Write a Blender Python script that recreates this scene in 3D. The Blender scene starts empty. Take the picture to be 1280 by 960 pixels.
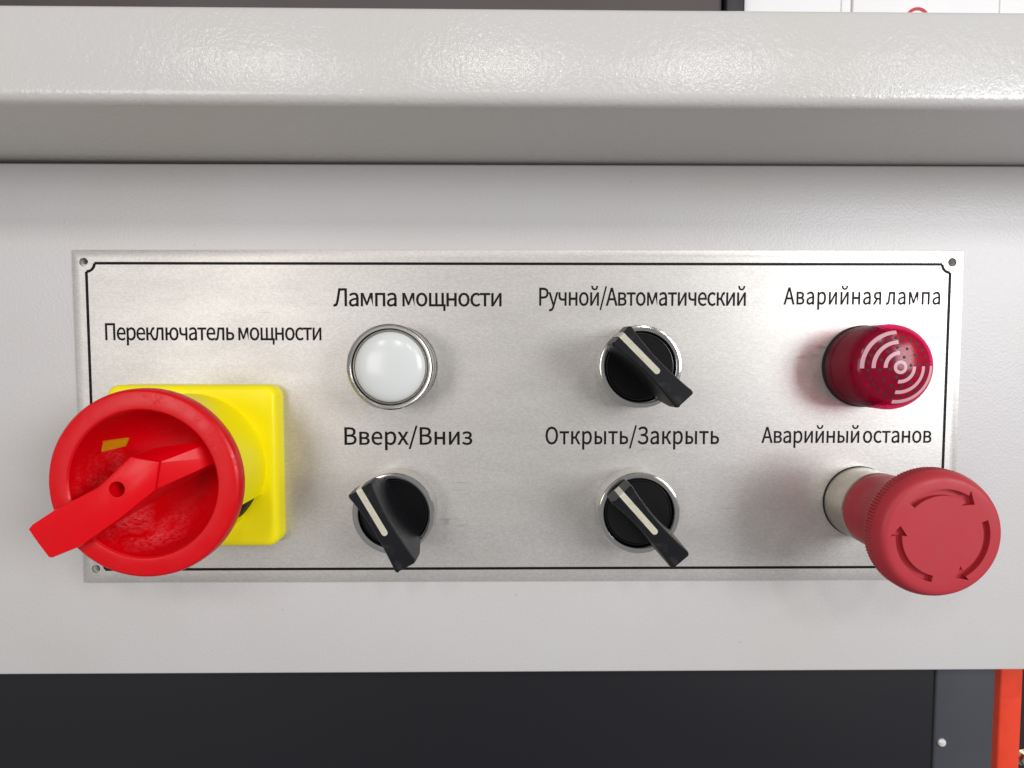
import bpy, bmesh, math, random
from mathutils import Vector, Matrix
random.seed(7)
S = 0.001                      # everything below is measured in millimetres
scene = bpy.context.scene

# ------------------------------------------------------------------ camera
cam_d = bpy.data.cameras.new('camera'); cam = bpy.data.objects.new('camera', cam_d)
scene.collection.objects.link(cam); scene.camera = cam
cam_d.sensor_width = 36; cam_d.lens = 36 * 700 / 1280
cam_d.clip_start = 0.005; cam_d.clip_end = 50
psi, th = math.atan(6 / 700), math.atan(34 / 700)
fw = Vector((math.sin(psi) * math.cos(th), math.cos(psi) * math.cos(th), -math.sin(th)))
rt = Vector((math.cos(psi), -math.sin(psi), 0)); upv = rt.cross(fw)
cam.matrix_world = Matrix(((rt.x, upv.x, -fw.x, 0), (rt.y, upv.y, -fw.y, -0.214), (rt.z, upv.z, -fw.z, 0), (0, 0, 0, 1)))

# ------------------------------------------------------------------ light
w = bpy.data.worlds.new('World'); scene.world = w; w.use_nodes = True
w.node_tree.nodes['Background'].inputs[0].default_value = (0.99, 0.98, 1.0, 1)
w.node_tree.nodes['Background'].inputs[1].default_value = 0.37
def area(name, loc, target, sx, sy, power, col):
    l = bpy.data.lights.new(name, 'AREA'); l.shape = 'RECTANGLE'; l.size = sx; l.size_y = sy
    l.energy = power; l.color = col
    o = bpy.data.objects.new(name, l); scene.collection.objects.link(o); o.location = loc
    o.rotation_euler = (Vector(target) - Vector(loc)).to_track_quat('-Z', 'Y').to_euler()
area('window_light', (0.95, -0.95, 0.19), (0.08, 0, 0), 0.45, 0.5, 12.5, (0.95, 0.97, 1.0))
area('left_fill_light', (-0.75, -1.35, 0.10), (0, 0, 0), 0.5, 0.6, 6.0, (1.0, 0.97, 0.95))  # fill added at left to brighten the plate, no door there
for cx, pw in ((-0.62, 2.2), (-0.02, 2.4), (0.50, 2.6), (1.05, 1.6)):
    area('ceiling_light', (cx, -1.3, 0.82), (0, 0, 0), 0.07, 0.2, pw, (1.0, 0.965, 0.925))
scene.view_settings.view_transform = 'Standard'; scene.view_settings.look = 'None'
scene.view_settings.exposure = -0.32; scene.view_settings.gamma = 1
scene.view_settings.use_curve_mapping = False

# ------------------------------------------------------------------ materials
def lin(r, g, b):
    return tuple(((c / 255) / 12.92 if c / 255 <= .04045 else ((c / 255 + .055) / 1.055) ** 2.4) for c in (r, g, b)) + (1,)
class Mat:
    def __init__(s, name, col, rough=.5, metal=0., **kw):
        s.m = bpy.data.materials.new(name); s.m.use_nodes = True; s.t = s.m.node_tree
        s.b = s.t.nodes['Principled BSDF']; s.tc = s.t.nodes.new('ShaderNodeTexCoord')
        s.b.inputs['Base Color'].default_value = col; s.b.inputs['Roughness'].default_value = rough
        s.b.inputs['Metallic'].default_value = metal; s.col = col; s.normal = None
        for k, v in kw.items(): s.b.inputs[k.replace('_', ' ')].default_value = v
    def noise(s, scale, detail=3, stretch=(1, 1, 1), rough=.5, dist=0.):
        mp = s.t.nodes.new('ShaderNodeMapping'); mp.inputs['Scale'].default_value = stretch
        s.t.links.new(s.tc.outputs['Object'], mp.inputs[0])
        n = s.t.nodes.new('ShaderNodeTexNoise'); n.inputs['Scale'].default_value = scale
        n.inputs['Detail'].default_value = detail; n.inputs['Roughness'].default_value = rough
        n.inputs['Distortion'].default_value = dist
        s.t.links.new(mp.outputs[0], n.inputs['Vector']); return n.outputs['Fac']
    def ramp(s, src, a, b, va=0., vb=1.):
        r = s.t.nodes.new('ShaderNodeMapRange'); r.inputs[1].default_value = a; r.inputs[2].default_value = b
        r.inputs[3].default_value = va; r.inputs[4].default_value = vb; s.t.links.new(src, r.inputs[0]); return r.outputs[0]
    def mul(s, a, b):
        r = s.t.nodes.new('ShaderNodeMath'); r.operation = 'MULTIPLY'; s.t.links.new(a, r.inputs[0]); s.t.links.new(b, r.inputs[1]); return r.outputs[0]
    def bump(s, src, dist, strength=1.):
        n = s.t.nodes.new('ShaderNodeBump'); n.inputs['Distance'].default_value = dist * S; n.inputs['Strength'].default_value = strength
        s.t.links.new(src, n.inputs['Height'])
        if s.normal: s.t.links.new(s.normal, n.inputs['Normal'])
        s.normal = n.outputs[0]; s.t.links.new(s.normal, s.b.inputs['Normal']); return s
    def tint(s, fac, col):
        mx = s.t.nodes.new('ShaderNodeMix'); mx.data_type = 'RGBA'
        s.t.links.new(fac, mx.inputs[0])
        bc = s.b.inputs['Base Color']
        if bc.is_linked: s.t.links.new(bc.links[0].from_socket, mx.inputs[6])
        else: mx.inputs[6].default_value = bc.default_value
        mx.inputs[7].default_value = col; s.t.links.new(mx.outputs[2], bc); return s
    def rough(s, src, a, b, va, vb):
        s.t.links.new(s.ramp(src, a, b, va, vb), s.b.inputs['Roughness']); return s

powder = Mat('powder_coat', lin(202, 199, 199), .38)
powder.bump(powder.noise(1000, 3), .10).bump(powder.noise(220, 1), .05)
powder.tint(powder.ramp(powder.noise(14, 3), .4, .7, 0, .35), lin(192, 188, 180))
powder.tint(powder.ramp(powder.noise(420, 2, (1, 1, 1)), .74, .78, 0, .35), lin(120, 112, 104))
hoodm = Mat('glossy_powder_coat', lin(204, 202, 199), .15, IOR=1.45)
hoodm.bump(hoodm.noise(900, 3, rough=.6), .12).bump(hoodm.noise(300, 1), .09)
hoodm.tint(hoodm.ramp(hoodm.noise(20, 3), .45, .7, 0, .3), lin(204, 199, 190))
alu = Mat('brushed_aluminium', lin(208, 205, 201), .42, .6)
alu.bump(alu.noise(1500, 2, (.35, 1, 1)), .018)
alu.tint(alu.ramp(alu.noise(2200, 2, (.5, 1, 1)), .35, .65, 0, .45), lin(178, 173, 168))
alu.tint(alu.ramp(alu.noise(28, 4, (.5, 1, 1.3)), .45, .75, 0, .2), lin(196, 188, 182))
alu.tint(alu.ramp(alu.noise(2600, 2, (.02, 1, 1)), .5, .8, 0, .3), lin(186, 180, 174))
alu.tint(alu.mul(alu.ramp(alu.noise(500, 2, (.06, 1, 1.5), dist=.3), .72, .76), alu.ramp(alu.noise(40, 2), .52, .62, 0, .6)), lin(165, 158, 152))
alu.tint(alu.mul(alu.ramp(alu.noise(60, 5, (.22, 1, 2.2), dist=.6), .67, .73), alu.ramp(alu.noise(700, 3, (.4, 1, 1)), .45, .75, 0, .6)), lin(140, 132, 126))
alu.rough(alu.noise(90, 3, (.3, 1, 1)), .3, .7, .40, .47)
ink = Mat('black_ink', lin(12, 10, 10), .6, Specular_IOR_Level=.2)
ink.tint(ink.ramp(ink.noise(1800, 2), .66, .75, 0, .2), lin(110, 104, 98))
chrome = Mat('chrome', lin(205, 203, 200), .13, 1.)
chrome.rough(chrome.noise(300, 3), .3, .7, .10, .2)
satin = Mat('satin_steel', lin(190, 184, 174), .3, 1.)
satin.bump(satin.noise(900, 2, (1, 8, 1)), .01)
satin.rough(satin.noise(200, 3, (1, 5, 1)), .3, .7, .24, .38)
blackp = Mat('black_plastic', lin(14, 15, 19), .42, Specular_IOR_Level=.28)
blackp.bump(blackp.noise(1800, 2), .006)
blackp.tint(blackp.ramp(blackp.noise(300, 4), .6, .75, 0, .25), lin(70, 70, 72))
discm = Mat('gloss_black_plastic', lin(12, 12, 14), .22)
discm.tint(discm.ramp(discm.noise(500, 4), .66, .75, 0, .2), lin(70, 70, 72))
markm = Mat('white_marking', lin(232, 228, 214), .5)
markm.tint(markm.ramp(markm.noise(500, 3), .55, .75, 0, .4), lin(200, 190, 168))
lens = Mat('white_lens', lin(218, 221, 219), .22)
lens.tint(lens.ramp(lens.noise(60, 2), .4, .8, 0, .2), lin(208, 212, 208))
red = Mat('red_plastic', lin(226, 0, 18), .28, Specular_IOR_Level=.26)
red.bump(red.noise(500, 2), .015)
dust = red.mul(red.ramp(red.noise(70, 5, rough=.7, dist=1.2), .50, .72), red.ramp(red.noise(900, 4, (1, 1, 2.5)), .35, .6))
cup = Mat('worn_shaded_red_plastic', lin(212, 0, 15), .28, Specular_IOR_Level=.3)  # red darker than the handle, standing in for shade in the bowl
cup.bump(cup.noise(500, 2), .015)
geo = cup.t.nodes.new('ShaderNodeSeparateXYZ'); cup.t.links.new(cup.tc.outputs['Object'], geo.inputs[0])
# dry white scuffs where fingers rub the lower left of the bowl
lowleft = cup.mul(cup.ramp(geo.outputs['X'], .008, -.014), cup.ramp(geo.outputs['Z'], .012, -.008))
inside = cup.t.nodes.new('ShaderNodeVectorMath'); inside.operation = 'MULTIPLY'; inside.inputs[1].default_value = (1, 0, 1)
cup.t.links.new(cup.tc.outputs['Object'], inside.inputs[0])
ln = cup.t.nodes.new('ShaderNodeVectorMath'); ln.operation = 'LENGTH'; cup.t.links.new(inside.outputs[0], ln.inputs[0])
band = cup.mul(cup.ramp(ln.outputs['Value'], .0235, .0215), cup.ramp(ln.outputs['Value'], .012, .016))
patch = cup.mul(cup.ramp(cup.noise(85, 4, rough=.6, dist=.8), .40, .62), cup.ramp(cup.noise(800, 4, (1, 1, 2.2)), .36, .62))
cup.tint(cup.ramp(cup.mul(cup.mul(lowleft, band), patch), 0, 1, 0, .8), lin(236, 120, 128))
cup.rough(patch, 0, 1, .28, .6)
yellow = Mat('yellow_plastic', lin(252, 236, 0), .38, Specular_IOR_Level=.35)
yellow.bump(yellow.noise(600, 2), .01)
yellow.tint(yellow.ramp(yellow.noise(260, 4), .72, .76, 0, .5), lin(150, 130, 20))
amber = Mat('amber_plastic', lin(255, 200, 20), .5)
amber.tint(amber.ramp(amber.noise(300, 2), .5, .8, 0, .2), lin(250, 160, 14))
coral = Mat('matte_red_plastic', lin(182, 52, 62), .46, Specular_IOR_Level=.3)
coral.bump(coral.noise(1200, 3), .012)
coral.tint(coral.ramp(coral.noise(120, 4), .45, .75, 0, .35), lin(172, 58, 68))
coral.rough(coral.noise(90, 4), .35, .7, .38, .6)
core = Mat('lamp_core', lin(170, 40, 70), .4)
core.tint(core.ramp(core.noise(200, 3), .45, .7, 0, .5), lin(110, 14, 36))
led = Mat('lamp_led', lin(225, 90, 110), .2)
led.tint(led.ramp(led.noise(900, 2), .4, .7, 0, .3), lin(190, 40, 70))
crim = Mat('crimson_translucent_plastic', lin(172, 14, 66), .16, IOR=1.6)
crim.tint(crim.ramp(crim.noise(200, 2), .4, .7, 0, .3), lin(140, 8, 50))
_t = crim.t; _tr = _t.nodes.new('ShaderNodeBsdfTransparent'); _tr.inputs[0].default_value = (0.88, 0.14, 0.36, 1)
_mx = _t.nodes.new('ShaderNodeMixShader'); _mx.inputs[0].default_value = .33
_t.links.new(_tr.outputs[0], _mx.inputs[1]); _t.links.new(crim.b.outputs[0], _mx.inputs[2])
_t.links.new(_mx.outputs[0], _t.nodes['Material Output'].inputs['Surface'])
screwm = Mat('highlit_screw', lin(240, 240, 238), .3, .4)  # near-white base paints in the screw's bright highlight
screwm.tint(screwm.ramp(screwm.noise(900, 2), .5, .8, 0, .5), lin(190, 190, 188))
pinkw = Mat('pale_pink_print', lin(206, 160, 170), .4)
pinkw.tint(pinkw.ramp(pinkw.noise(900, 2), .5, .75, 0, .3), lin(210, 150, 160))
hole = Mat('dark_hole', lin(50, 2, 12), .6)
hole.tint(hole.ramp(hole.noise(900, 2), .5, .75, 0, .3), lin(30, 4, 8))
rubber = Mat('black_rubber', lin(18, 17, 19), .7)
rubber.tint(rubber.ramp(rubber.noise(300, 3), .5, .8, 0, .4), lin(40, 38, 40))
anth = Mat('anthracite_paint', lin(22, 21, 27), .5, Specular_IOR_Level=.3)
anth.bump(anth.noise(800, 2), .02); anth.tint(anth.ramp(anth.noise(12, 3), .4, .7, 0, .5), lin(21, 21, 26))
post = Mat('slate_paint', lin(66, 68, 74), .5, Specular_IOR_Level=.3)
post.bump(post.noise(800, 2), .02); post.tint(post.ramp(post.noise(40, 3), .4, .7, 0, .5), lin(62, 60, 68))
orange = Mat('orange_paint', lin(236, 66, 32), .45)
orange.bump(orange.noise(300, 3), .08); orange.tint(orange.ramp(orange.noise(90, 3), .5, .7, 0, .5), lin(214, 50, 26))
brown = Mat('dark_brown_enamel', lin(74, 66, 66), .45)
brown.tint(brown.ramp(brown.noise(18, 3), .4, .7, 0, .5), lin(62, 54, 54))
navy = Mat('navy_enamel', lin(24, 24, 34), .4)
navy.tint(navy.ramp(navy.noise(30, 3), .4, .7, 0, .5), lin(16, 16, 26))
white = Mat('white_enamel', lin(238, 236, 236), .4)
white.tint(white.ramp(white.noise(18, 3), .4, .7, 0, .4), lin(228, 226, 228))
emblem = Mat('red_print', lin(196, 50, 70), .5)
emblem.tint(emblem.ramp(emblem.noise(500, 3), .5, .7, 0, .3), lin(170, 40, 60))

# ------------------------------------------------------------------ helpers
def finish(name, bm, mat, parent=None, sharp=32, loc=None):
    bmesh.ops.recalc_face_normals(bm, faces=bm.faces)
    me = bpy.data.meshes.new(name)
    for v in bm.verts: v.co *= S
    bm.to_mesh(me); bm.free()
    if sharp:
        for p in me.polygons: p.use_smooth = True
        me.set_sharp_from_angle(angle=math.radians(sharp))
    me.materials.append(mat.m)
    o = bpy.data.objects.new(name, me); scene.collection.objects.link(o)
    if parent: o.parent = parent
    if loc: o.location = [c * S for c in loc]
    return o
def thing(name, label, cat, x=0, h=0, z=0, group=None):
    o = bpy.data.objects.new(name, None); scene.collection.objects.link(o)
    o.empty_display_size = .01; o.location = (x * S, -h * S, z * S)
    o['label'] = label; o['category'] = cat
    if group: o['group'] = group
    return o
def lathe(prof, n=96, bm=None, rmod=None, close=False):
    bm = bm or bmesh.new(); rings = []
    for i, (r, h) in enumerate(prof):
        if r < 1e-6: rings.append([bm.verts.new((0, -h, 0))]); continue
        ring = []
        for k in range(n):
            a = 2 * math.pi * k / n; rr = r + (rmod(i, k) if rmod else 0)
            ring.append(bm.verts.new((rr * math.cos(a), -h, rr * math.sin(a))))
        rings.append(ring)
    for A, B in zip(rings, rings[1:] + ([rings[0]] if close else [])):
        for k in range(n):
            k2 = (k + 1) % n
            if len(A) == 1 and len(B) == 1: continue
            if len(A) == 1: bm.faces.new((A[0], B[k], B[k2]))
            elif len(B) == 1: bm.faces.new((A[k], A[k2], B[0]))
            else: bm.faces.new((A[k], A[k2], B[k2], B[k]))
    return bm
def prism(poly, h0, h1, bm=None, bev=0, seg=2):
    bm = bm or bmesh.new()
    a = [bm.verts.new((x, -h0, z)) for x, z in poly]; b = [bm.verts.new((x, -h1, z)) for x, z in poly]
    n = len(poly); fs = [bm.faces.new(a), bm.faces.new(b[::-1])]
    for i in range(n): fs.append(bm.faces.new((a[i], a[(i + 1) % n], b[(i + 1) % n], b[i])))
    if bev:
        bmesh.ops.recalc_face_normals(bm, faces=bm.faces)
        es = {e for f in (fs[1],) for e in f.edges}
        bmesh.ops.bevel(bm, geom=list(es), offset=bev, segments=seg, affect='EDGES', profile=.5)
    return bm
def boxm(x0, x1, h0, h1, z0, z1, bev=0, bm=None):
    bm = bm or bmesh.new()
    vs = [bm.verts.new((x, -h, z)) for x in (x0, x1) for h in (h0, h1) for z in (z0, z1)]
    fs = [bm.faces.new([vs[i] for i in q]) for q in ((0, 1, 3, 2), (4, 6, 7, 5), (0, 4, 5, 1), (2, 3, 7, 6), (0, 2, 6, 4), (1, 5, 7, 3))]
    if bev:
        bmesh.ops.recalc_face_normals(bm, faces=bm.faces)
        bmesh.ops.bevel(bm, geom=list({e for f in fs for e in f.edges}), offset=bev, segments=3, affect='EDGES', profile=.5)
    return bm
def rrect(x0, x1, z0, z1, r, n=8):
    out = []
    for cx, cz, a0 in ((x1 - r, z1 - r, 0), (x0 + r, z1 - r, 90), (x0 + r, z0 + r, 180), (x1 - r, z0 + r, 270)):
        for i in range(n + 1):
            a = math.radians(a0 + 90 * i / n); out.append((cx + r * math.cos(a), cz + r * math.sin(a)))
    return out
def sector(bm, r0, r1, h0, h1, a0, a1, n):
    ring = []
    for i in range(n + 1):
        a = math.radians(a0 + (a1 - a0) * i / n); c, s = math.cos(a), math.sin(a)
        ring.append([bm.verts.new((r * c, -h, r * s)) for r, h in ((r0, h0), (r1, h0), (r1, h1), (r0, h1))])
    for A, B in zip(ring, ring[1:]):
        for k in range(4): bm.faces.new((A[k], A[(k + 1) % 4], B[(k + 1) % 4], B[k]))
    bm.faces.new(ring[0]); bm.faces.new(ring[-1][::-1])
def cut(o, cutter_bm, own=False):
    bmesh.ops.recalc_face_normals(cutter_bm, faces=cutter_bm.faces)
    me = bpy.data.meshes.new('cut'); 
    for v in cutter_bm.verts: v.co *= S
    cutter_bm.to_mesh(me); cutter_bm.free()
    c = bpy.data.objects.new('cut', me); scene.collection.objects.link(c)
    c.parent = o.parent
    md = o.modifiers.new('b', 'BOOLEAN'); md.operation = 'DIFFERENCE'; md.solver = 'EXACT'; md.object = c; md.use_self = own
    bpy.context.view_layer.update()
    dg = bpy.context.evaluated_depsgraph_get()
    nm = bpy.data.meshes.new_from_object(o.evaluated_get(dg)); o.modifiers.clear()
    old = o.data; o.data = nm; nm.name = o.name; bpy.data.meshes.remove(old)
    for p in nm.polygons: p.use_smooth = True
    nm.set_sharp_from_angle(angle=math.radians(28))
    bpy.data.objects.remove(c); bpy.data.meshes.remove(me)
def cyl(bm, x, z, r, h0, h1, n=24):
    prism([(x + r * math.cos(2 * math.pi * i / n), z + r * math.sin(2 * math.pi * i / n)) for i in range(n)], h0, h1, bm); return bm

# ------------------------------------------------------------------ machine cabinet
cab = thing('machine_cabinet', 'light grey powder coated machine cabinet with overhanging top hood and dark door below', 'machine cabinet', 0, 0, -123)
def cabpart(name, bm, mat, parent=None, **kw):
    o = finish(name, bm, mat, parent or cab, **kw)
    if parent is None: o.location = (0, 0, .123)
    return o
PX0, PX1 = -460, 520
fp = cabpart('front_panel', boxm(PX0, PX1, -22, 0, -123.9, 72.3, 1.2), powder)
HOLES = [(-158.5, 35.4), (168.8, 35.8), (-158.1, -81.4), (168.8, -81.4)]
cb = bmesh.new()
for i, (x, z) in enumerate(HOLES): cyl(cb, x + (-.5 if i == 0 else .2), z + (.6 if i == 0 else 0), 1.35, -9, 4)
for v in cb.verts: v.co.z += 123


fp.location = (0, 0, 0)
for v in fp.data.vertices: v.co.z += .123
cut(fp, cb)
# hood: folded sheet, profile swept along x, set a hair out of level
def sweep(prof, x0, x1, nx=2):
    bm = bmesh.new(); rows = []
    for i in range(nx):
        x = x0 + (x1 - x0) * i / (nx - 1)
        rows.append([bm.verts.new((x, -h, z)) for h, z in prof])
    n = len(prof)
    for A, B in zip(rows, rows[1:]):
        for k in range(n): bm.faces.new((A[k], A[(k + 1) % n], B[(k + 1) % n], B[k]))
    bm.faces.new(rows[0]); bm.faces.new(rows[-1][::-1]); return bm
def arcp(ch, cz, r, a0, a1, n=6):
    return [(ch + r * math.cos(math.radians(a0 + (a1 - a0) * i / n)), cz + r * math.sin(math.radians(a0 + (a1 - a0) * i / n))) for i in range(n + 1)]
hp = [(-60, 73.2), (0, 73.2)] + arcp(44.6, 76.6, 3.4, -90, 0) + [(47.2, 90)] + arcp(43.6, 99.6, 2.4, 0, 90) + [(-60, 102)]
hb = sweep(hp, PX0, PX1)
for v in hb.verts: v.co.z -= v.co.x * .0022
cabpart('top_hood', hb, hoodm, sharp=40)
cabpart('gap_backing', boxm(PX0 + 5, PX1 - 5, -60, -24, -110, 73), rubber, sharp=0)  # dark box added behind the panel so the hood gap stays black
cabpart('lower_door', boxm(PX0, 178.4, -34, -12, -420, -112, .8), anth)
strip = cabpart('corner_post', boxm(178.95, 204, -34, -11.8, -420, -112, 1.0), post)
sb = lathe([(0, -11.75), (1.7, -11.7), (1.65, -11.1), (1.2, -10.6), (.5, -10.4), (0, -10.4)], 24)
sc = finish('screw', sb, screwm, strip); sc.location = (.1819, 0, -.1613)

# ------------------------------------------------------------------ things behind the cabinet
bx = thing('machine_housing', 'dark brown machine housing showing as a thin strip above the hood', 'machine housing', -150, -80, 90)
finish('housing_body', boxm(-420, 260.6, -120, 0, -60, 260, 3), brown, bx)
o = finish('side_rib', boxm(261.0, 271, -118, 2, -60, 260, 1.5), navy, bx)
wb = thing('white_cover', 'white enclosure wall with upright seams and part of a red ring above the hood right', 'machine cover', 200, -84, 90)
finish('wall_panel', boxm(-78.4, -26.9, -30, 0, -60, 260, .5), white, wb)
finish('wall_panel', boxm(-26.2, -21.3, -30, -.6, -60, 260, .5), white, wb)
finish('wall_panel', boxm(-20.6, 55.8, -30, 0, -60, 260, .5), white, wb)
finish('wall_panel', boxm(56.5, 340, -30, -.4, -60, 260, .5), white, wb)
rb = bmesh.new(); sector(rb, 4.9, 6.5, -.4, .2, 0, 360, 64)
finish('red_ring', rb, emblem, wb, loc=(13.1, 0, 84.7))
oc = thing('orange_column', 'bright orange painted machine column at the lower right edge', 'machine column', 247.9, -52, -260)
finish('column_face', boxm(-5.3, 6.2, -26, 0, -200, 300, 1.2), orange, oc)
dk = thing('dark_frame', 'dark frame standing right of the orange column with a steel bolt', 'machine frame', 262, -58, -260)
finish('frame_body', boxm(-8, 110, -30, 0, -200, 300, 2), rubber, dk)
bb = bmesh.new(); cyl(bb, 0, 0, 3.2, 0, 3.5, 6); cyl(bb, 0, 0, 4.2, -.2, .8, 24)
finish('bolt', bb, satin, dk, loc=(-1.5, 0, 58))

# ------------------------------------------------------------------ control plate
plate = thing('control_plate', 'brushed aluminium control plate with black border line and Russian captions', 'control plate', 0, 0, 0)
pl = finish('plate_sheet', prism([(-162.8, -86.9), (173.5, -86.9), (173.5, 40.4), (-162.8, 40.0)], .05, 1.1, bev=.25), alu, plate)
cb = bmesh.new()
for x, z in HOLES: cyl(cb, x, z, 1.65, -2, 4)
cut(pl, cb)
# border line: four straight runs and a notch arc round each hole
BX0, BX1, BZ0, BZ1 = -157.6, 168.1, -81.7, 35.0
bm = bmesh.new(); H0, H1, LW = 1.08, 1.16, .5; NR = 3.1
def bar(x0, z0, x1, z1): boxm(min(x0, x1), max(x0, x1), H0, H1, min(z0, z1), max(z0, z1), 0, bm)
bar(BX0 + NR, BZ1 - LW, BX1 - NR, BZ1 + LW); bar(BX0 + NR, BZ0 - LW, BX1 - NR, BZ0 + LW)
bar(BX0 - LW, BZ0 + NR, BX0 + LW, BZ1 - NR); bar(BX1 - LW, BZ0 + NR, BX1 + LW, BZ1 - NR)
for cx, cz, a0 in ((BX0, BZ1, 270), (BX1, BZ1, 180), (BX0, BZ0, 0), (BX1, BZ0, 90)):
    sector(bm, NR - LW, NR + LW, H0, H1, a0 + 1, a0 + 89, 16)
    vs = list(bm.verts)[-17 * 4:]
    for v in vs: v.co.x += cx; v.co.z += cz
finish('border_line', bm, ink, plate, sharp=0)

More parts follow.
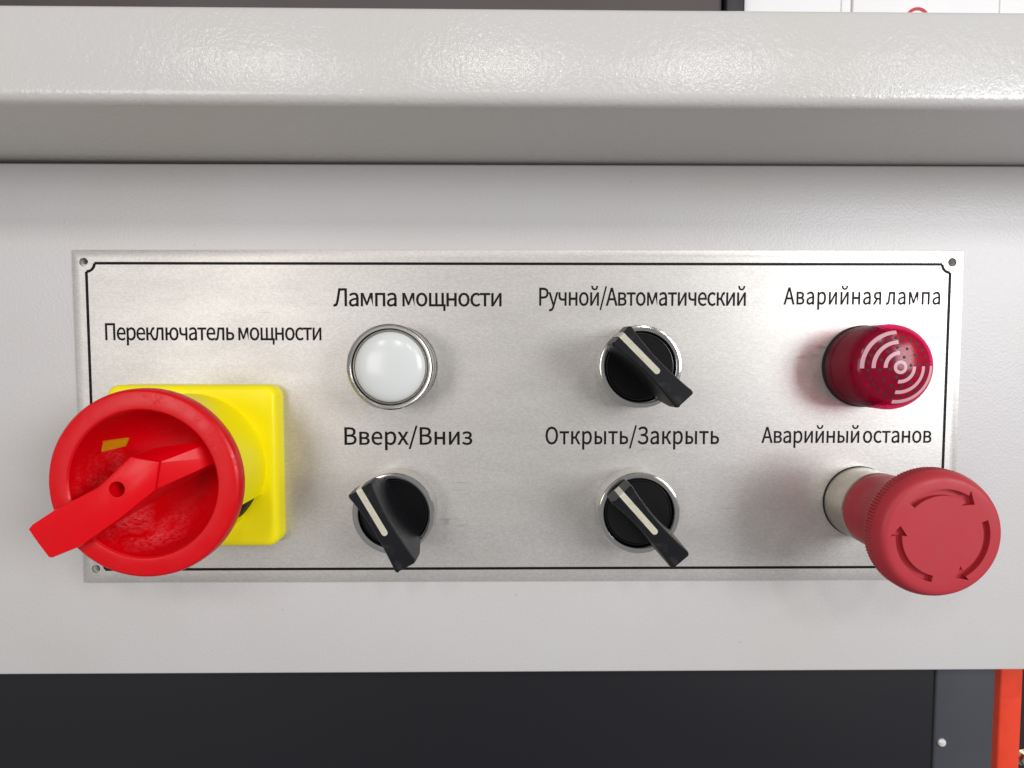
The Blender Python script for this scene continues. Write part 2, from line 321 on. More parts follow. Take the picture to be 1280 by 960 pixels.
GLYPHS = {"/":[412,[411,845,90,-199,-3,-199,319,845],[2,0,3,2,1,0]],"А":[639,[381,781,650,-11,523,-11,450,224,185,224,110,-11,-11,-11,257,781,387,427,359,514,334,600,311,680,323,680,301,600,276,514,249,427,216,323,419,323],[6,11,7,11,0,7,11,12,0,12,1,0,6,13,11,13,10,11,13,10,12,10,1,12,9,1,10,6,14,13,8,1,9,6,15,14,17,1,8,6,16,15,6,4,16,4,17,16,4,3,17,3,1,17,6,5,4,2,1,3]],"В":[690,[335,781,476,762,574,698,610,583,596,506,556,443,497,409,497,417,574,387,633,321,654,225,615,93,507,15,352,-11,95,-11,95,781,420,469,475,508,492,569,473,635,418,671,321,682,214,682,214,454,316,454,446,104,513,150,536,229,514,300,448,342,336,357,214,357,214,89,336,89],[14,22,15,22,0,15,22,1,0,22,2,1,22,21,2,21,20,2,20,3,2,14,23,22,19,3,20,18,3,19,18,4,3,17,4,18,16,4,17,16,5,4,24,5,16,14,31,23,31,24,23,31,5,24,31,7,5,7,6,5,31,8,7,31,30,8,30,9,8,14,32,31,29,9,30,28,9,29,28,10,9,27,10,28,26,10,27,26,11,10,25,11,26,33,11,25,33,12,11,14,33,32,14,12,33,14,13,12]],"З":[651,[102,180,178,120,247,91,325,83,413,100,474,147,497,224,474,298,408,342,299,357,201,357,201,454,274,454,382,469,439,510,457,576,439,637,390,674,316,687,251,679,193,656,134,612,68,693,143,750,225,783,319,795,451,771,542,700,574,588,560,508,519,444,460,408,460,416,534,384,593,316,614,218,575,86,471,3,326,-25,220,-13,126,25,35,96],[24,26,25,23,26,24,23,27,26,22,27,23,22,18,27,18,17,27,17,28,27,21,20,22,20,19,22,19,18,22,16,28,17,15,28,16,15,29,28,14,29,15,13,29,14,13,30,29,12,30,13,10,12,11,10,30,12,10,32,30,32,31,30,10,33,32,10,9,33,9,8,33,8,34,33,7,34,8,7,35,34,6,35,7,5,35,6,5,36,35,41,1,0,4,36,5,41,2,1,3,36,4,40,2,41,40,3,2,3,37,36,40,37,3,39,37,40,39,38,37]],"Л":[739,[12,101,34,93,44,91,52,90,83,101,115,156,150,288,180,447,209,607,240,781,645,781,645,-11,526,-11,526,677,335,677,311,547,287,410,262,273,214,91,152,-1,68,-25,42,-24,19,-20,-13,-11],[8,14,9,14,10,9,14,13,10,13,11,10,8,15,14,12,11,13,7,15,8,7,16,15,6,16,7,6,17,16,5,17,6,5,18,17,4,18,5,3,18,4,23,1,0,23,2,1,3,19,18,23,3,2,23,19,3,23,20,19,22,20,23,21,20,22]],"О":[779,[93,605,212,745,390,795,567,745,686,605,730,388,686,169,567,26,390,-25,212,26,93,169,50,388,580,549,504,651,390,687,275,651,200,549,172,388,200,225,276,120,390,83,504,120,580,225,608,388],[1,3,2,1,4,3,0,14,1,14,4,1,0,15,14,13,4,14,0,16,15,12,4,13,12,5,4,11,16,0,11,17,16,23,5,12,10,17,11,23,6,5,10,18,17,22,6,23,21,6,22,10,19,18,21,7,6,9,19,10,20,7,21,9,20,19,9,7,20,9,8,7]],"П":[757,[662,781,662,-11,544,-11,544,677,214,677,214,-11,95,-11,95,781],[6,4,7,4,0,7,4,3,0,3,1,0,6,5,4,2,1,3]],"Р":[665,[326,781,481,759,587,684,625,544,587,404,483,322,331,296,214,296,214,-11,95,-11,95,781,425,413,485,460,505,544,484,625,422,667,312,680,214,680,214,397,316,397],[9,17,10,17,0,10,17,1,0,17,2,1,17,16,2,16,15,2,15,3,2,9,18,17,14,3,15,13,3,14,13,4,3,12,4,13,11,4,12,19,4,11,19,5,4,9,7,18,7,19,18,7,5,19,7,6,5,9,8,7]],"а":[591,[90,260,209,332,399,370,391,427,359,475,293,494,233,486,177,464,119,429,71,515,142,555,220,584,311,596,430,566,498,479,518,352,518,-11,419,-11,410,57,421,57,365,17,299,-13,228,-25,137,-5,74,55,51,149,401,284,264,256,187,212,166,154,178,108,209,83,255,75,304,83,353,107,401,144],[11,13,12,10,13,11,10,14,13,9,14,10,8,7,9,7,6,9,6,5,9,5,14,9,4,14,5,4,15,14,3,15,4,2,15,3,1,15,2,1,26,15,26,16,15,0,26,1,0,27,26,35,16,26,25,27,0,25,28,27,25,29,28,25,30,29,24,30,25,34,16,35,24,31,30,33,19,34,19,16,34,24,32,31,32,19,33,24,18,32,18,19,32,24,20,18,20,17,18,20,16,19,23,20,24,23,21,20,17,16,20,22,21,23]],"в":[596,[316,581,429,566,508,516,537,426,524,365,488,320,442,297,442,307,497,285,544,237,562,162,531,63,446,6,326,-11,86,-11,86,581,372,352,409,378,420,417,409,456,374,481,305,491,202,491,202,342,299,342,389,91,431,121,444,169,430,212,386,241,308,252,202,252,202,79,313,79],[14,22,15,22,0,15,22,1,0,22,2,1,22,21,2,21,20,2,20,3,2,14,23,22,19,3,20,18,3,19,18,4,3,17,4,18,16,4,17,16,5,4,24,5,16,14,31,23,31,24,23,31,5,24,31,7,5,7,6,5,31,8,7,31,30,8,30,9,8,14,32,31,29,9,30,28,9,29,28,10,9,27,10,28,26,10,27,26,11,10,25,11,26,33,11,25,14,33,32,14,11,33,14,12,11,14,13,12]],"е":[582,[82,450,180,558,310,597,440,562,521,464,549,318,548,296,547,277,543,252,163,252,187,162,248,98,339,74,388,79,433,94,486,123,529,40,466,5,402,-17,327,-25,183,12,82,118,43,285,427,424,382,478,312,497,242,478,187,422,163,342,441,342],[1,3,2,1,4,3,0,25,1,25,4,1,0,26,25,24,4,25,23,4,24,0,27,26,23,5,4,22,27,0,29,5,23,22,28,27,22,29,28,22,5,29,22,6,5,22,7,6,21,9,22,9,7,22,9,8,7,21,10,9,21,11,10,14,16,15,20,11,21,20,12,11,13,16,14,12,16,13,20,16,12,20,17,16,19,17,20,19,18,17]],"з":[536,[82,135,143,96,196,79,251,74,319,86,364,118,381,166,367,212,323,241,246,252,157,252,157,342,233,342,306,352,346,380,359,421,346,463,310,488,252,497,195,492,147,475,93,443,43,525,110,565,178,588,258,596,364,579,444,524,476,431,464,374,429,326,381,297,381,306,437,282,483,232,500,157,465,59,377,-3,260,-25,181,-18,107,5,28,54],[24,26,25,23,26,24,23,27,26,22,27,23,21,20,22,20,19,22,19,27,22,19,18,27,18,17,27,17,28,27,16,28,17,15,28,16,15,29,28,14,29,15,13,29,14,13,30,29,12,30,13,10,12,11,10,30,12,10,32,30,32,31,30,10,33,32,10,9,33,9,34,33,8,34,9,7,34,8,7,35,34,6,35,7,5,35,6,5,36,35,41,1,0,4,36,5,41,2,1,3,36,4,41,3,2,41,36,3,41,37,36,40,37,41,39,37,40,39,38,37]],"и":[663,[201,581,201,332,200,267,196,195,192,133,179,133,200,167,227,210,251,250,471,581,577,581,577,-11,462,-11,462,239,463,304,467,376,471,439,484,439,463,404,436,360,412,321,192,-11,86,-11,86,581],[22,0,23,22,1,0,8,10,9,8,16,10,16,17,10,17,11,10,8,18,16,18,15,16,18,11,17,8,19,18,15,11,18,14,11,15,8,20,19,22,2,1,8,21,20,13,11,14,22,3,2,7,21,8,12,11,13,6,21,7,22,5,3,5,4,3,5,21,6,22,21,5]],"й":[663,[238,864,250,796,279,757,335,741,390,757,418,796,430,864,532,864,507,760,446,689,335,661,223,689,161,760,136,864,201,581,201,332,200,267,196,195,192,133,179,133,200,167,227,210,251,250,471,581,577,581,577,-11,462,-11,462,239,463,304,467,376,471,439,484,439,463,404,436,360,412,321,192,-11,86,-11,86,581],[36,14,37,36,15,14,22,24,23,22,30,24,30,31,24,31,25,24,22,32,30,32,29,30,32,25,31,22,33,32,29,25,32,28,25,29,22,34,33,36,16,15,22,35,34,27,25,28,36,17,16,21,35,22,26,25,27,20,35,21,36,19,17,19,18,17,19,35,20,36,35,19,12,0,13,12,1,0,5,7,6,5,8,7,12,2,1,4,8,5,4,9,8,11,2,12,11,3,2,3,9,4,11,9,3,11,10,9]],"к":[584,[204,581,204,346,295,346,349,468,396,548,448,587,508,596,522,595,535,593,555,586,534,474,517,479,512,480,507,481,483,476,460,457,434,409,387,300,588,-11,458,-11,299,246,204,246,204,-11,86,-11,86,581],[5,7,6,5,8,7,5,9,8,4,9,5,4,10,9,23,0,24,23,1,0,3,13,4,13,12,4,12,11,4,11,10,4,3,14,13,3,15,14,2,15,3,2,16,15,2,17,16,23,21,1,21,2,1,21,17,2,21,20,17,20,18,17,23,22,21,19,18,20]],"л":[623,[21,96,40,92,47,90,54,90,84,101,107,135,121,201,136,325,151,448,167,581,537,581,537,-11,419,-11,419,482,262,482,251,386,238,280,225,173,196,65,143,-2,65,-25,43,-24,25,-21,-1,-13],[8,10,9,8,14,10,14,13,10,13,11,10,8,15,14,12,11,13,7,15,8,7,16,15,6,16,7,6,17,16,5,17,6,5,18,17,4,18,5,3,18,4,23,1,0,23,2,1,23,3,2,23,18,3,23,19,18,23,20,19,22,20,23,21,20,22]],"м":[743,[214,581,330,307,347,259,364,213,378,175,369,175,384,213,401,259,417,306,529,581,658,581,658,-11,549,-11,549,258,551,318,555,389,559,443,574,443,559,404,540,359,523,315,411,43,333,43,219,315,201,359,184,405,169,443,184,443,187,389,192,318,194,258,194,-11,86,-11,86,581],[32,26,33,26,0,33,26,27,0,27,1,0,8,10,9,8,16,10,16,17,10,17,11,10,32,25,26,28,1,27,8,15,16,18,11,17,32,28,25,28,24,25,19,15,18,15,11,18,8,19,15,19,14,15,32,29,28,24,1,28,23,1,24,8,20,19,32,30,29,22,1,23,8,21,20,22,2,1,7,21,8,22,3,2,6,21,7,32,31,30,5,4,6,4,21,6,22,4,3,22,21,4]],"н":[661,[204,581,204,349,456,349,456,581,574,581,574,-11,456,-11,456,243,204,243,204,-11,86,-11,86,581],[10,0,11,10,1,0,2,4,3,2,5,4,10,8,1,8,2,1,8,7,2,7,5,2,10,9,8,6,5,7]],"о":[637,[82,452,182,559,318,596,455,559,555,452,593,285,555,118,455,12,318,-25,182,12,82,118,43,285,453,395,399,467,318,493,238,467,185,395,165,285,185,174,238,103,318,78,399,103,453,174,473,285],[1,3,2,0,3,1,0,14,3,14,4,3,0,15,14,13,4,14,0,16,15,12,4,13,11,16,0,12,5,4,11,17,16,23,5,12,22,5,23,11,18,17,10,18,11,22,6,5,21,6,22,10,19,18,21,7,6,9,19,10,20,7,21,9,20,19,9,7,20,9,8,7]],"п":[649,[564,581,564,-11,446,-11,446,482,204,482,204,-11,86,-11,86,581],[6,4,7,4,0,7,4,3,0,3,1,0,6,5,4,2,1,3]],"р":[651,[185,581,194,515,183,515,237,554,300,584,369,596,499,558,580,452,607,294,570,122,476,13,349,-25,292,-17,237,7,202,31,204,-47,204,-252,86,-252,86,581,470,400,425,468,344,493,300,485,252,460,204,421,204,132,248,101,293,83,331,78,410,104,464,176,485,293],[4,6,5,3,6,4,17,0,18,17,2,0,2,1,0,3,7,6,2,21,3,21,7,3,17,24,2,24,23,2,23,22,2,22,21,2,20,7,21,19,7,20,19,8,7,17,25,24,31,8,19,31,9,8,30,9,31,29,9,30,17,14,25,14,26,25,29,10,9,28,10,29,14,27,26,14,28,27,14,10,28,17,15,14,13,10,14,13,11,10,12,11,13,17,16,15]],"с":[536,[83,453,187,559,328,596,399,586,456,561,510,520,448,439,407,471,372,487,334,493,247,467,187,395,165,285,186,174,244,103,331,77,377,85,420,104,467,139,521,55,456,10,391,-16,321,-25,179,12,80,118,43,285],[1,3,2,1,4,3,1,5,4,0,9,1,9,5,1,9,8,5,8,7,5,7,6,5,0,10,9,0,11,10,25,11,0,25,12,11,24,12,25,24,13,12,24,14,13,17,19,18,23,14,24,16,19,17,23,15,14,15,19,16,23,19,15,23,20,19,22,20,23,22,21,20]],"т":[540,[19,482,19,581,520,581,520,482,328,482,328,-11,211,-11,211,482],[0,2,1,0,3,2,7,3,0,6,4,7,4,3,7,6,5,4]],"у":[547,[50,-143,74,-151,88,-155,101,-156,152,-141,191,-101,220,-40,231,-2,-3,581,121,581,239,258,258,205,276,151,293,103,283,103,296,149,311,204,327,257,432,581,549,581,330,-52,281,-155,209,-229,107,-257,80,-255,56,-251,26,-242],[7,9,8,7,10,9,17,19,18,17,20,19,7,11,10,16,20,17,7,12,11,15,20,16,7,14,12,14,13,12,14,20,15,7,20,14,6,20,7,5,20,6,5,21,20,4,21,5,3,21,4,26,1,0,26,2,1,26,3,2,3,22,21,26,22,3,26,23,22,25,23,26,24,23,25]],"х":[523,[10,581,141,581,221,451,238,419,257,387,273,361,265,361,279,387,295,419,313,451,386,581,512,581,332,288,528,-11,396,-11,309,128,289,162,269,196,250,224,257,224,241,197,222,163,203,128,123,-11,-4,-11,191,297],[25,1,0,25,2,1,9,11,10,9,12,11,25,3,2,8,12,9,25,4,3,7,12,8,25,6,4,6,5,4,6,12,7,25,12,6,24,18,25,18,12,25,18,19,12,19,13,12,24,20,18,20,17,18,20,17,19,17,13,19,24,21,20,16,13,17,24,22,21,15,13,16,24,23,22,14,13,15]],"ч":[601,[375,210,341,206,295,204,169,225,87,294,59,413,59,581,176,581,176,415,191,352,235,317,317,305,347,306,376,310,398,314,398,581,515,581,515,-11,398,-11,398,214],[5,7,6,5,8,7,14,16,15,14,17,16,5,9,8,4,9,5,4,10,9,4,11,10,13,17,14,12,19,13,19,17,13,11,19,12,4,19,11,3,19,4,2,19,3,2,0,19,18,17,19,2,1,0]],"щ":[888,[202,581,202,89,383,89,383,581,496,581,496,89,677,89,677,581,794,581,794,89,877,89,877,18,866,-213,762,-213,762,-11,86,-11,86,581],[15,0,16,15,1,0,2,4,3,2,5,4,6,8,7,6,9,8,15,2,1,15,5,2,15,6,5,15,9,6,15,10,9,15,11,10,15,14,11,14,12,11,13,12,14]],"ы":[791,[705,581,705,-11,588,-11,588,581,204,581,204,371,274,371,397,352,481,290,511,182,481,72,397,9,274,-11,86,-11,86,581,339,98,381,129,395,182,381,234,339,264,262,275,204,275,204,88,262,88],[13,4,14,13,5,4,13,21,5,21,6,5,21,7,6,21,8,7,21,20,8,20,19,8,19,9,8,13,22,21,18,9,19,17,9,18,17,10,9,16,10,17,15,10,16,23,10,15,13,23,22,13,10,23,13,11,10,13,12,11,2,0,3,2,1,0]],"ь":[576,[204,581,204,371,301,371,424,352,508,290,539,182,508,72,424,9,301,-11,86,-11,86,581,366,98,408,129,421,182,408,234,366,264,289,275,204,275,204,88,289,88],[9,0,10,9,1,0,9,17,1,17,2,1,17,3,2,17,4,3,17,16,4,16,15,4,15,5,4,9,18,17,14,5,15,13,5,14,13,6,5,12,6,13,11,6,12,19,6,11,9,19,18,9,6,19,9,7,6,9,8,7]],"ю":[867,[684,396,635,467,561,493,486,467,435,396,416,285,435,174,486,103,561,78,635,103,684,174,702,285,204,239,204,-11,86,-11,86,581,204,581,204,346,309,346,351,476,442,565,566,596,697,559,789,452,823,285,789,118,697,12,566,-25,438,8,346,102,307,239],[20,22,21,14,16,15,14,17,16,19,22,20,19,2,22,2,23,22,19,3,2,1,23,2,18,3,19,0,23,1,18,4,3,0,24,23,11,24,0,18,5,4,14,12,17,12,18,17,12,5,18,12,30,5,30,6,5,10,24,11,10,25,24,14,13,12,29,6,30,29,7,6,9,25,10,9,26,25,29,8,7,8,26,9,28,8,29,28,26,8,28,27,26]],"я":[603,[400,486,322,486,248,476,204,447,189,399,204,349,248,318,322,306,400,306,139,262,89,319,71,402,102,508,186,565,304,581,517,581,517,-11,400,-11,400,215,306,215,309,215,152,-11,16,-11,196,234],[13,15,14,13,0,15,0,16,15,12,0,13,11,2,12,2,1,12,1,0,12,8,16,0,11,3,2,11,4,3,10,4,11,10,5,4,10,6,5,9,6,10,9,7,6,9,8,7,9,18,8,18,16,8,23,18,9,22,19,23,19,18,23,22,20,19,22,21,20,17,16,18]]," ":[235,[],[]]}
def caption(text, x0, x1, zb, cap, sx, space=1.0):
    s = cap / 735.0; adv = []
    for c in text: adv.append(GLYPHS[c][0] * s * sx * (space if c == ' ' else 1))
    g0, g1 = GLYPHS[text[0]], GLYPHS[text[-1]]
    lsb = min(g0[1][0::2]) * s * sx; rx = max(g1[1][0::2]) * s * sx
    natural = sum(adv[:-1]) - lsb + rx
    track = (x1 - x0 - natural) / (len(text) - 1)
    bm = bmesh.new(); x = x0 - lsb
    for c, a in zip(text, adv):
        _, V, T = GLYPHS[c]
        vs = [bm.verts.new((x + V[i] * s * sx, -1.15, zb + V[i + 1] * s)) for i in range(0, len(V), 2)]
        for i in range(0, len(T), 3):
            try: bm.faces.new((vs[T[i]], vs[T[i + 1]], vs[T[i + 2]]))
            except ValueError: pass
        x += a + track
    ext = bmesh.ops.extrude_face_region(bm, geom=bm.faces[:])
    for v in [g for g in ext['geom'] if isinstance(g, bmesh.types.BMVert)]: v.co.y += .1
    o = finish('printed_caption', bm, ink, plate, sharp=0)
    o['label'] = 'black printed caption reading ' + text
caption('Переключатель мощности', -151.4, -70.2, 6.3, 6.0, .82)
caption('Лампа мощности', -65.6, -2.1, 19.1, 6.3, .93)
caption('Вверх/Вниз', -62.1, -13.3, -33.5, 6.3, .98)
caption('Ручной/Автоматический', 12.1, 90.5, 19.4, 6.3, .79)
caption('Открыть/Закрыть', 14.6, 81.3, -33.4, 6.3, .84)
caption('Аварийная лампа', 104.9, 164.7, 19.9, 6.0, .78, .6)
caption('Аварийный останов', 97.6, 163.3, -33.0, 5.8, .84, .5)

# ------------------------------------------------------------------ power lamp
lamp = thing('power_lamp', 'round white indicator lamp in a ribbed chrome ring under the power lamp caption', 'indicator lamp', -41.3, 1.1, -3.6)
prof = [(14.2, 0), (15.1, .1), (15.2, 2.6), (14.7, 3.0), (14.4, 3.5), (14.4, 4.6), (15.0, 5.0), (15.0, 7.4), (14.5, 7.8), (14.3, 8.6), (14.9, 9.1), (15.1, 10.5),
        (15.25, 14.6), (15.1, 15.7), (14.7, 16.15), (14.3, 16.1), (13.6, 15.4), (13.3, 14.0), (12.8, 13.6), (12.8, 10)]
finish('chrome_ring', lathe(prof, 128, rmod=lambda i, k: (-.12 if (k % 2 and i in (1, 2)) else 0)), chrome, lamp, sharp=24)
finish('lens_rim', lathe([(13.25, 12), (13.25, 14.9), (12.9, 15.3), (12.6, 15.0), (12.6, 12)], 96), satin, lamp)
finish('lens', lathe([(12.55, 11), (12.5, 14.6), (12.2, 15.5), (11.3, 16.3), (9.5, 17.0), (7, 17.6), (4, 17.95), (2, 18.05), (0, 18.1)], 96), lens, lamp, sharp=60)

# ------------------------------------------------------------------ selector switches
def selector():
    t = thing('selector_switch', '', 'selector switch')
    bez = [(14.0, 0), (15.1, .05), (15.15, 8.6), (15.1, 9.5), (14.85, 9.85), (14.4, 10.0), (13.5, 10.1), (13.0, 9.9), (12.75, 9.2), (12.6, 6)]
    finish('bezel', lathe(bez, 128), chrome, t, sharp=30)
    finish('dial', lathe([(12.55, 5), (12.55, 8.4), (12.3, 8.8), (12.0, 8.85), (11.8, 8.7), (11.5, 8.6), (0, 8.6)], 96), discm, t, sharp=30)
    # lever: fin running along local x, waisted in plan, ends slightly rounded
    N = 22; L = 16.0; bm = bmesh.new(); secs = []
    def hw(u, top):
        k = abs(u) / L
        return (3.15 if top else 3.85) + (.95 if top else .75) * k ** 1.8 - (1.3 - math.sqrt(max(0, 1.69 - max(0, abs(u) - L + 1.3) ** 2)))*.8
    hs = [8.4, 12, 15.5, 19.2, 26.2, 27.5, 27.9]
    us = [-L, -L + .15, -L + .5, -L + 1.1] + [-14.2 + 28.4 * i / N for i in range(N + 1)] + [L - 1.1, L - .5, L - .15, L]
    for u in us:
        row = []
        for sgn in (-1, 1):
            side = []
            for j, h in enumerate(hs):
                f = (h - hs[0]) / (hs[-1] - hs[0]); wv = hw(u, False) * (1 - f) + hw(u, True) * f + (.6 * f * (abs(u) / L) ** 1.8 if u < 0 else 0)
                if j == 5: wv -= .18
                if j == 6: wv -= .5
                uu = u
                if abs(u) > 14: uu = u * (1 - .03 * f) * (1 - (.02 if j == 6 else 0)) if j else u
                uu *= .77 + .23 * min(1, f / .55); hh = h
                side.append((uu, hh, wv * sgn))
            row += side if sgn < 0 else side[::-1]
        secs.append([bm.verts.new((x, -h, z)) for x, h, z in row])
    m = len(secs[0])
    for A, B in zip(secs, secs[1:]):
        for k in range(m): bm.faces.new((A[k], A[(k + 1) % m], B[(k + 1) % m], B[k]))
    bm.faces.new(secs[0]); bm.faces.new(secs[-1][::-1])
    lev = finish('lever', bm, blackp, t, sharp=38)
    # white index strip along the top and over the far end
    bm = bmesh.new(); W = 1.05
    pts = [(-15.35, 27.85), (-14.9, 27.97)] + [(-14 + i * 2.0, 27.97) for i in range(8)]
    end = [(1.5 + W * math.sin(math.radians(a)), W * math.cos(math.radians(a))) for a in range(15, 90, 15)]
    top = [(u, h, W) for u, h in pts] + [(1.5, 27.97, W)] + [(u, 27.97, z) for u, z in end] + [(1.5 + W, 27.97, 0)]
    A = []
    for u, h, z in top: A.append((bm.verts.new((u, -h, z)), bm.verts.new((u, -h, -z)) if z > 0 else None))
    for (a, b), (c, d) in zip(A, A[1:]):
        if d is None: bm.faces.new((a, c, b))
        else: bm.faces.new((a, c, d, b))
    # fold over the end face
    e1 = [bm.verts.new((-15.62, -26.9, z)) for z in (W, -W)]; e2 = [bm.verts.new((-15.85, -20.5, z)) for z in (W, -W)]
    bm.faces.new((A[0][0], A[0][1], e1[1], e1[0])); bm.faces.new((e1[0], e1[1], e2[1], e2[0]))
    bmesh.ops.solidify(bm, geom=bm.faces[:], thickness=.12)
    finish('index_mark', bm, markm, lev, sharp=0)
    return t
def copy_tree(o, parent=None):
    c = o.copy(); scene.collection.objects.link(c); c.parent = parent
    for ch in list(o.children): copy_tree(ch, c)
    return c
sel = selector()
SEL = [(48.5, -3.6, -45, 'black selector switch below the manual or automatic caption, lever pointing lower right'),
       (48.5, -57.5, -48.5, 'black selector switch below the open or close caption, lever reaching the border line'),
       (-41.8, -57.5, -60, 'black selector switch at lower left beside the red handle, lever turned most upright')]
for i, (x, z, a, lab) in enumerate(SEL):
    o = sel if i == 0 else copy_tree(sel)
    o.location = (x * S, -1.1 * S, z * S); o['label'] = lab; o['group'] = 'black selector switches on the plate'
    for ch in o.children:
        if ch.name.startswith('lever'): ch.rotation_euler = (0, -math.radians(a), 0)
bpy.context.view_layer.update()

# ------------------------------------------------------------------ alarm lamp
al = thing('alarm_lamp', 'crimson translucent warning lamp and buzzer with pale sound wave print', 'warning lamp', 135.6, 1.1, -3.6)
finish('base_ring', lathe([(13, 0), (15.55, 0), (15.55, 1.3), (15.3, 1.8), (13, 1.8)], 96, close=True), rubber, al)
def dome(r):
    return 21 - r * r / 70 if r <= 12.2 else 21 - 12.2 ** 2 / 70 - 3.3 * (1 - math.sqrt(max(0, 1 - ((r - 12.2) / 3.0) ** 2))) - (r - 12.2) * .35
outer = [(15.25, 1.5), (15.25, 5.0), (15.0, 5.2), (15.0, 5.7), (15.25, 5.9), (15.2, 14.9)] + [(r, dome(r)) for r in (15.15, 15.0, 14.7, 14.2, 13.6, 12.9, 12.2, 11, 9.5, 8, 6, 4, 2)] + [(0, dome(0))]
inner = [(0, dome(0) - 1.4)] + [(r, dome(r) - 1.4) for r in (4, 8, 11, 12.5, 13.4)] + [(13.7, 14), (13.7, 1.5)]
finish('lamp_cover', lathe(outer + inner, 96), crim, al, sharp=40)
cr = finish('inner_body', lathe([(12.6, 0), (12.6, 9.5), (11.6, 10.2), (6.4, 10.2), (6.0, 12.5), (0, 12.5)], 64), core, al)
for i in range(10):
    a = 2 * math.pi * i / 10 + .2
    l = finish('led', lathe([(1.3, 9.8), (1.3, 12.2), (1.0, 13.1), (.5, 13.5), (0, 13.6)], 16), led, cr)
    l.location = (9.2 * math.cos(a) * S, 0, 9.2 * math.sin(a) * S)
def onarc(bm, r0, r1, a0, a1, n=28, lift=.06, m=3):
    rows = []
    for i in range(n + 1):
        a = math.radians(a0 + (a1 - a0) * i / n)
        rows.append([bm.verts.new(((r0 + (r1 - r0) * j / m) * math.cos(a), -(dome(r0 + (r1 - r0) * j / m) + lift), (r0 + (r1 - r0) * j / m) * math.sin(a))) for j in range(m + 1)])
    for A, B in zip(rows, rows[1:]):
        for k in range(m): bm.faces.new((A[k], A[k + 1], B[k + 1], B[k]))
def printed(name, *arcs):
    bm = bmesh.new()
    for a in arcs: onarc(bm, *a)
    bmesh.ops.remove_doubles(bm, verts=bm.verts, dist=1e-5)
    return finish(name, bm, pinkw, al, sharp=0)
printed('centre_ring', (1.25, 2.35, 0, 360, 40))
for r in (5.0, 8.7, 12.1):
    printed('wave_arc', (r - .62, r + .62, 92, 182)); printed('wave_arc', (r - .62, r + .62, -96, 2))
bm = bmesh.new()
for r, n, o0 in ((3.7, 6, 10), (6.85, 12, 8), (10.3, 24, 6)):
    for i in range(n):
        a = math.radians(o0 + 360 * i / n); x, z = r * math.cos(a), r * math.sin(a); h = dome(r) + .05
        c = bm.verts.new((x, -h, z)); ring = [bm.verts.new((x + .56 * math.cos(b * math.pi / 5), -(dome(math.hypot(x + .56 * math.cos(b * math.pi / 5), z + .56 * math.sin(b * math.pi / 5))) + .05), z + .56 * math.sin(b * math.pi / 5))) for b in range(10)]
        for k in range(10): bm.faces.new((c, ring[k], ring[(k + 1) % 10]))
o = finish('sound_hole_field', bm, hole, al, sharp=0); o['kind'] = 'stuff'

# ------------------------------------------------------------------ emergency stop
es = thing('emergency_stop_button', 'muted red mushroom emergency stop button with engraved turning arrows on steel collar', 'emergency button', 135.6, 1.1, -55.8)
finish('collar', lathe([(12, 0), (13.4, 0), (13.5, .4), (13.5, 11.6), (13.2, 12.0), (12, 12.0)], 96, close=True), satin, es)
finish('foot_ring', lathe([(13.3, -.02), (13.75, 0), (13.75, .3), (13.3, .4)], 96, close=True), rubber, es)
prof = [(12.6, 10.5), (13.3, 12.3), (13.55, 13.5), (13.5, 17), (13.6, 21), (14.0, 25), (15.0, 29), (16.6, 32), (18.9, 34.0), (19.9, 34.6),
        (20.35, 35.0), (20.5, 35.4), (20.5, 38.2), (20.3, 38.9), (19.9, 39.9), (19.2, 41.1), (18.4, 41.95), (17.7, 42.2), (17.1, 42.3), (15, 42.3), (0, 42.3)]
def knurl(i, k): return (-.42 if (9 <= i <= 12 and k % 3 == 0) else 0)
b = lathe(prof, 360, rmod=knurl)
head = finish('mushroom_head', b, coral, es, sharp=26)
def arrow(bm, a0, a1):
    R, W = 13.8, 1.05; tip = a1; neck = a1 + 13
    pts = []
    n = 22
    outer = [((R + W), a0 + (neck - a0) * i / n) for i in range(n + 1)]; inn = [((R - W), a0 + (neck - a0) * i / n) for i in range(n, -1, -1)]
    poly = outer + [(R + 2.7, neck + 1)] + [(R, tip)] + [(R - 2.7, neck + 1)] + inn
    prism([(r * math.cos(math.radians(a)), r * math.sin(math.radians(a))) for r, a in poly], 40.6, 44, bm)
for a0, a1 in ((136, 46), (20, -72), (-102, -194)):
    cbm = bmesh.new(); arrow(cbm, a0, a1); cut(head, cbm)

# ------------------------------------------------------------------ rotary main switch
ms = thing('main_power_switch', 'big red rotary main switch with bar handle on a square yellow base', 'rotary switch', -116.3, 1.1, -40.6)
bm = prism(rrect(-31.2, 31.2, -30.2, 30.2, 4.5), 0, 7.2, bev=2.6, seg=4)
finish('base_plate', bm, yellow, ms, sharp=50)
bm = bmesh.new(); sector(bm, 24.5, 27.2, 7.0, 28.4, -22, 296, 110)
finish('yellow_collar', bm, yellow, ms, sharp=40)
bm = bmesh.new(); sector(bm, 24.2, 26.6, 7.0, 12.5, -66, -45, 20)
finish('lower_collar', bm, yellow, ms, sharp=40)
finish('lock_core', lathe([(25.6, 7), (25.6, 12), (23.0, 15.8), (20.5, 16.6), (12, 13)], 64), rubber, ms)
bm = bmesh.new(); sector(bm, 23.2, 25.8, 14.2, 18.6, -58, -37, 14)
finish('lock_slide', bm, amber, ms, sharp=40)
prof = [(12, 14), (21, 18), (25.5, 27.8), (29.3, 27.8), (30.2, 28.3), (30.6, 29.3), (30.6, 31.6), (30.3, 32.6), (29.6, 33.2), (28.6, 33.4), (25.0, 33.5), (24.2, 33.4), (23.7, 32.9),
        (23.3, 31.5), (22.6, 28), (21.4, 24.5), (19, 21), (15.5, 18.6), (11, 17.4), (5, 17), (0, 17)]
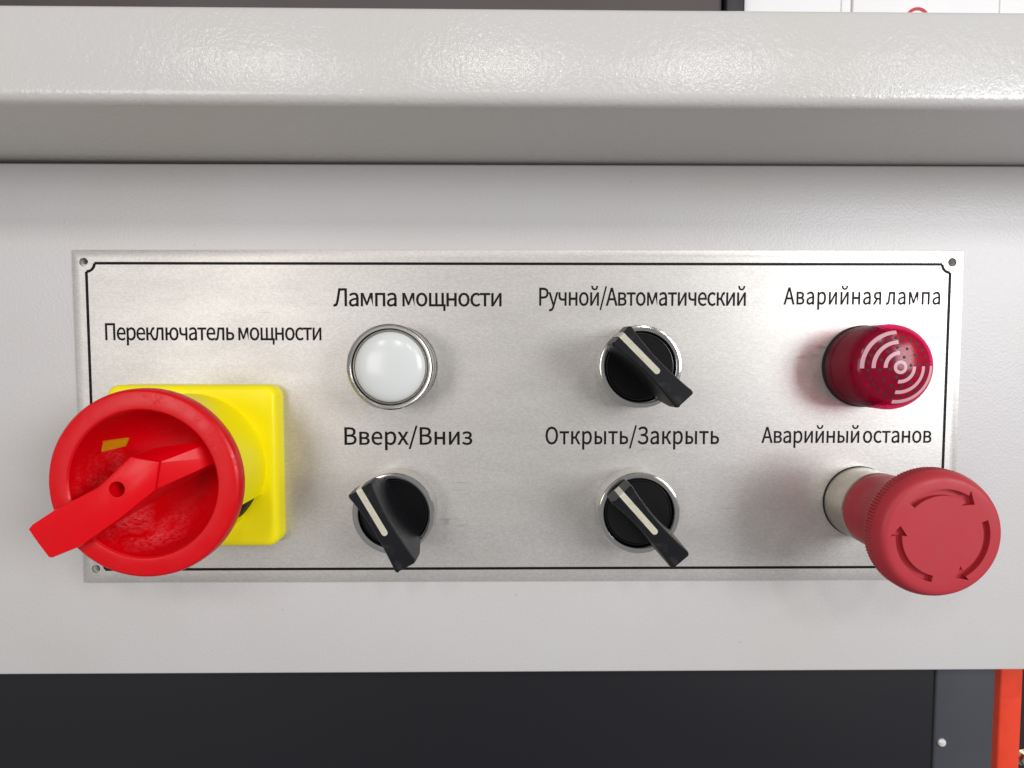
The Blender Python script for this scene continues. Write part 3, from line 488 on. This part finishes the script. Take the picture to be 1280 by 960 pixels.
prof = [(q, h + 1.7 if h >= 27.8 else h) for q, h in prof]
cupo = finish('handle_cup', lathe(prof, 128), cup, ms, sharp=35)
# window in the bowl wall with the amber flag behind
bm = bmesh.new(); prism([(-20.2, 8.6), (-14.9, 9.9), (-13.2, 13.0), (-18.4, 12.6)], 10, 33, bm)
cut(cupo, bm)
bm = bmesh.new()
def bowl_h(x, z):
    q = math.hypot(x, z); P = [(0, 17), (11, 17.4), (15.5, 18.6), (19, 21), (21.4, 24.5), (22.6, 28), (23.3, 31.5), (30, 32)]
    for (a, b), (c, d) in zip(P, P[1:]):
        if a <= q <= c: return b + (d - b) * (q - a) / (c - a)
Q = [[(-20.3, 7.8), (-18.5, 8.4), (-14.5, 9.2)], [(-18.7, 13.2), (-16.5, 13.5), (-12.6, 13.6)]]
rows = [[tuple(Q[0][j][c] + (Q[1][j][c] - Q[0][j][c]) * i / 3 for c in (0, 1)) for j in range(3)] for i in range(4)]
vs = [[bm.verts.new((x, -(bowl_h(x, z) - 1.0), z)) for x, z in row] for row in rows]
for A, B in zip(vs, vs[1:]):
    for k in range(2): bm.faces.new((A[k], A[k + 1], B[k + 1], B[k]))
bmesh.ops.solidify(bm, geom=bm.faces[:], thickness=.5)
finish('flag_window', bm, amber, ms, sharp=50)
# bar handle: face outline from tip to hub end, in mm from the axis
FACE = [(-33.7, -13.3), (-32.5, -11.9), (-25.5, -7.3), (-11.4, 0.0), (-1.0, 9.6), (8.0, 7.9), (6.3, -1.1), (-5.3, -10.3), (-17.6, -18.8), (-26.8, -22.5), (-27.7, -22.3), (-31.0, -17.6)]
bm = prism(FACE, 35.4, 38.9, bev=.6)
INN = [(-1.1, 9.2, 38.5), (7.4, 7.5, 38.5), (5.8, -1.0, 38.5), (2.1, 11.1, 32.9), (7.8, 10.3, 27.9), (10.1, 9.4, 25.9), (9.6, 0.3, 26.9), (21.0, 13.5, 24.0), (22.3, 7.0, 24.0), (22.0, 10.0, 17.5), (-17.0, -8.0, 17.5), (-14.0, -14.0, 17.5), (-17.0, -8.5, 35.0), (-13.5, -15.0, 35.0), (3.0, 8.0, 17.0)]
hull = bmesh.new()
for x, z, h in INN: hull.verts.new((x, -h, z))
r = bmesh.ops.convex_hull(hull, input=hull.verts[:])
bmesh.ops.delete(hull, geom=[g for g in r['geom_interior'] if isinstance(g, bmesh.types.BMVert)], context='VERTS')
tmp = bpy.data.meshes.new('t'); hull.to_mesh(tmp); hull.free(); bm.from_mesh(tmp); bpy.data.meshes.remove(tmp)
hd = finish('bar_handle', bm, red, ms, sharp=25)
cb = bmesh.new(); cyl(cb, -5.5, -0.7, 2.5, 33.0, 45, 40); cut(hd, cb, True)
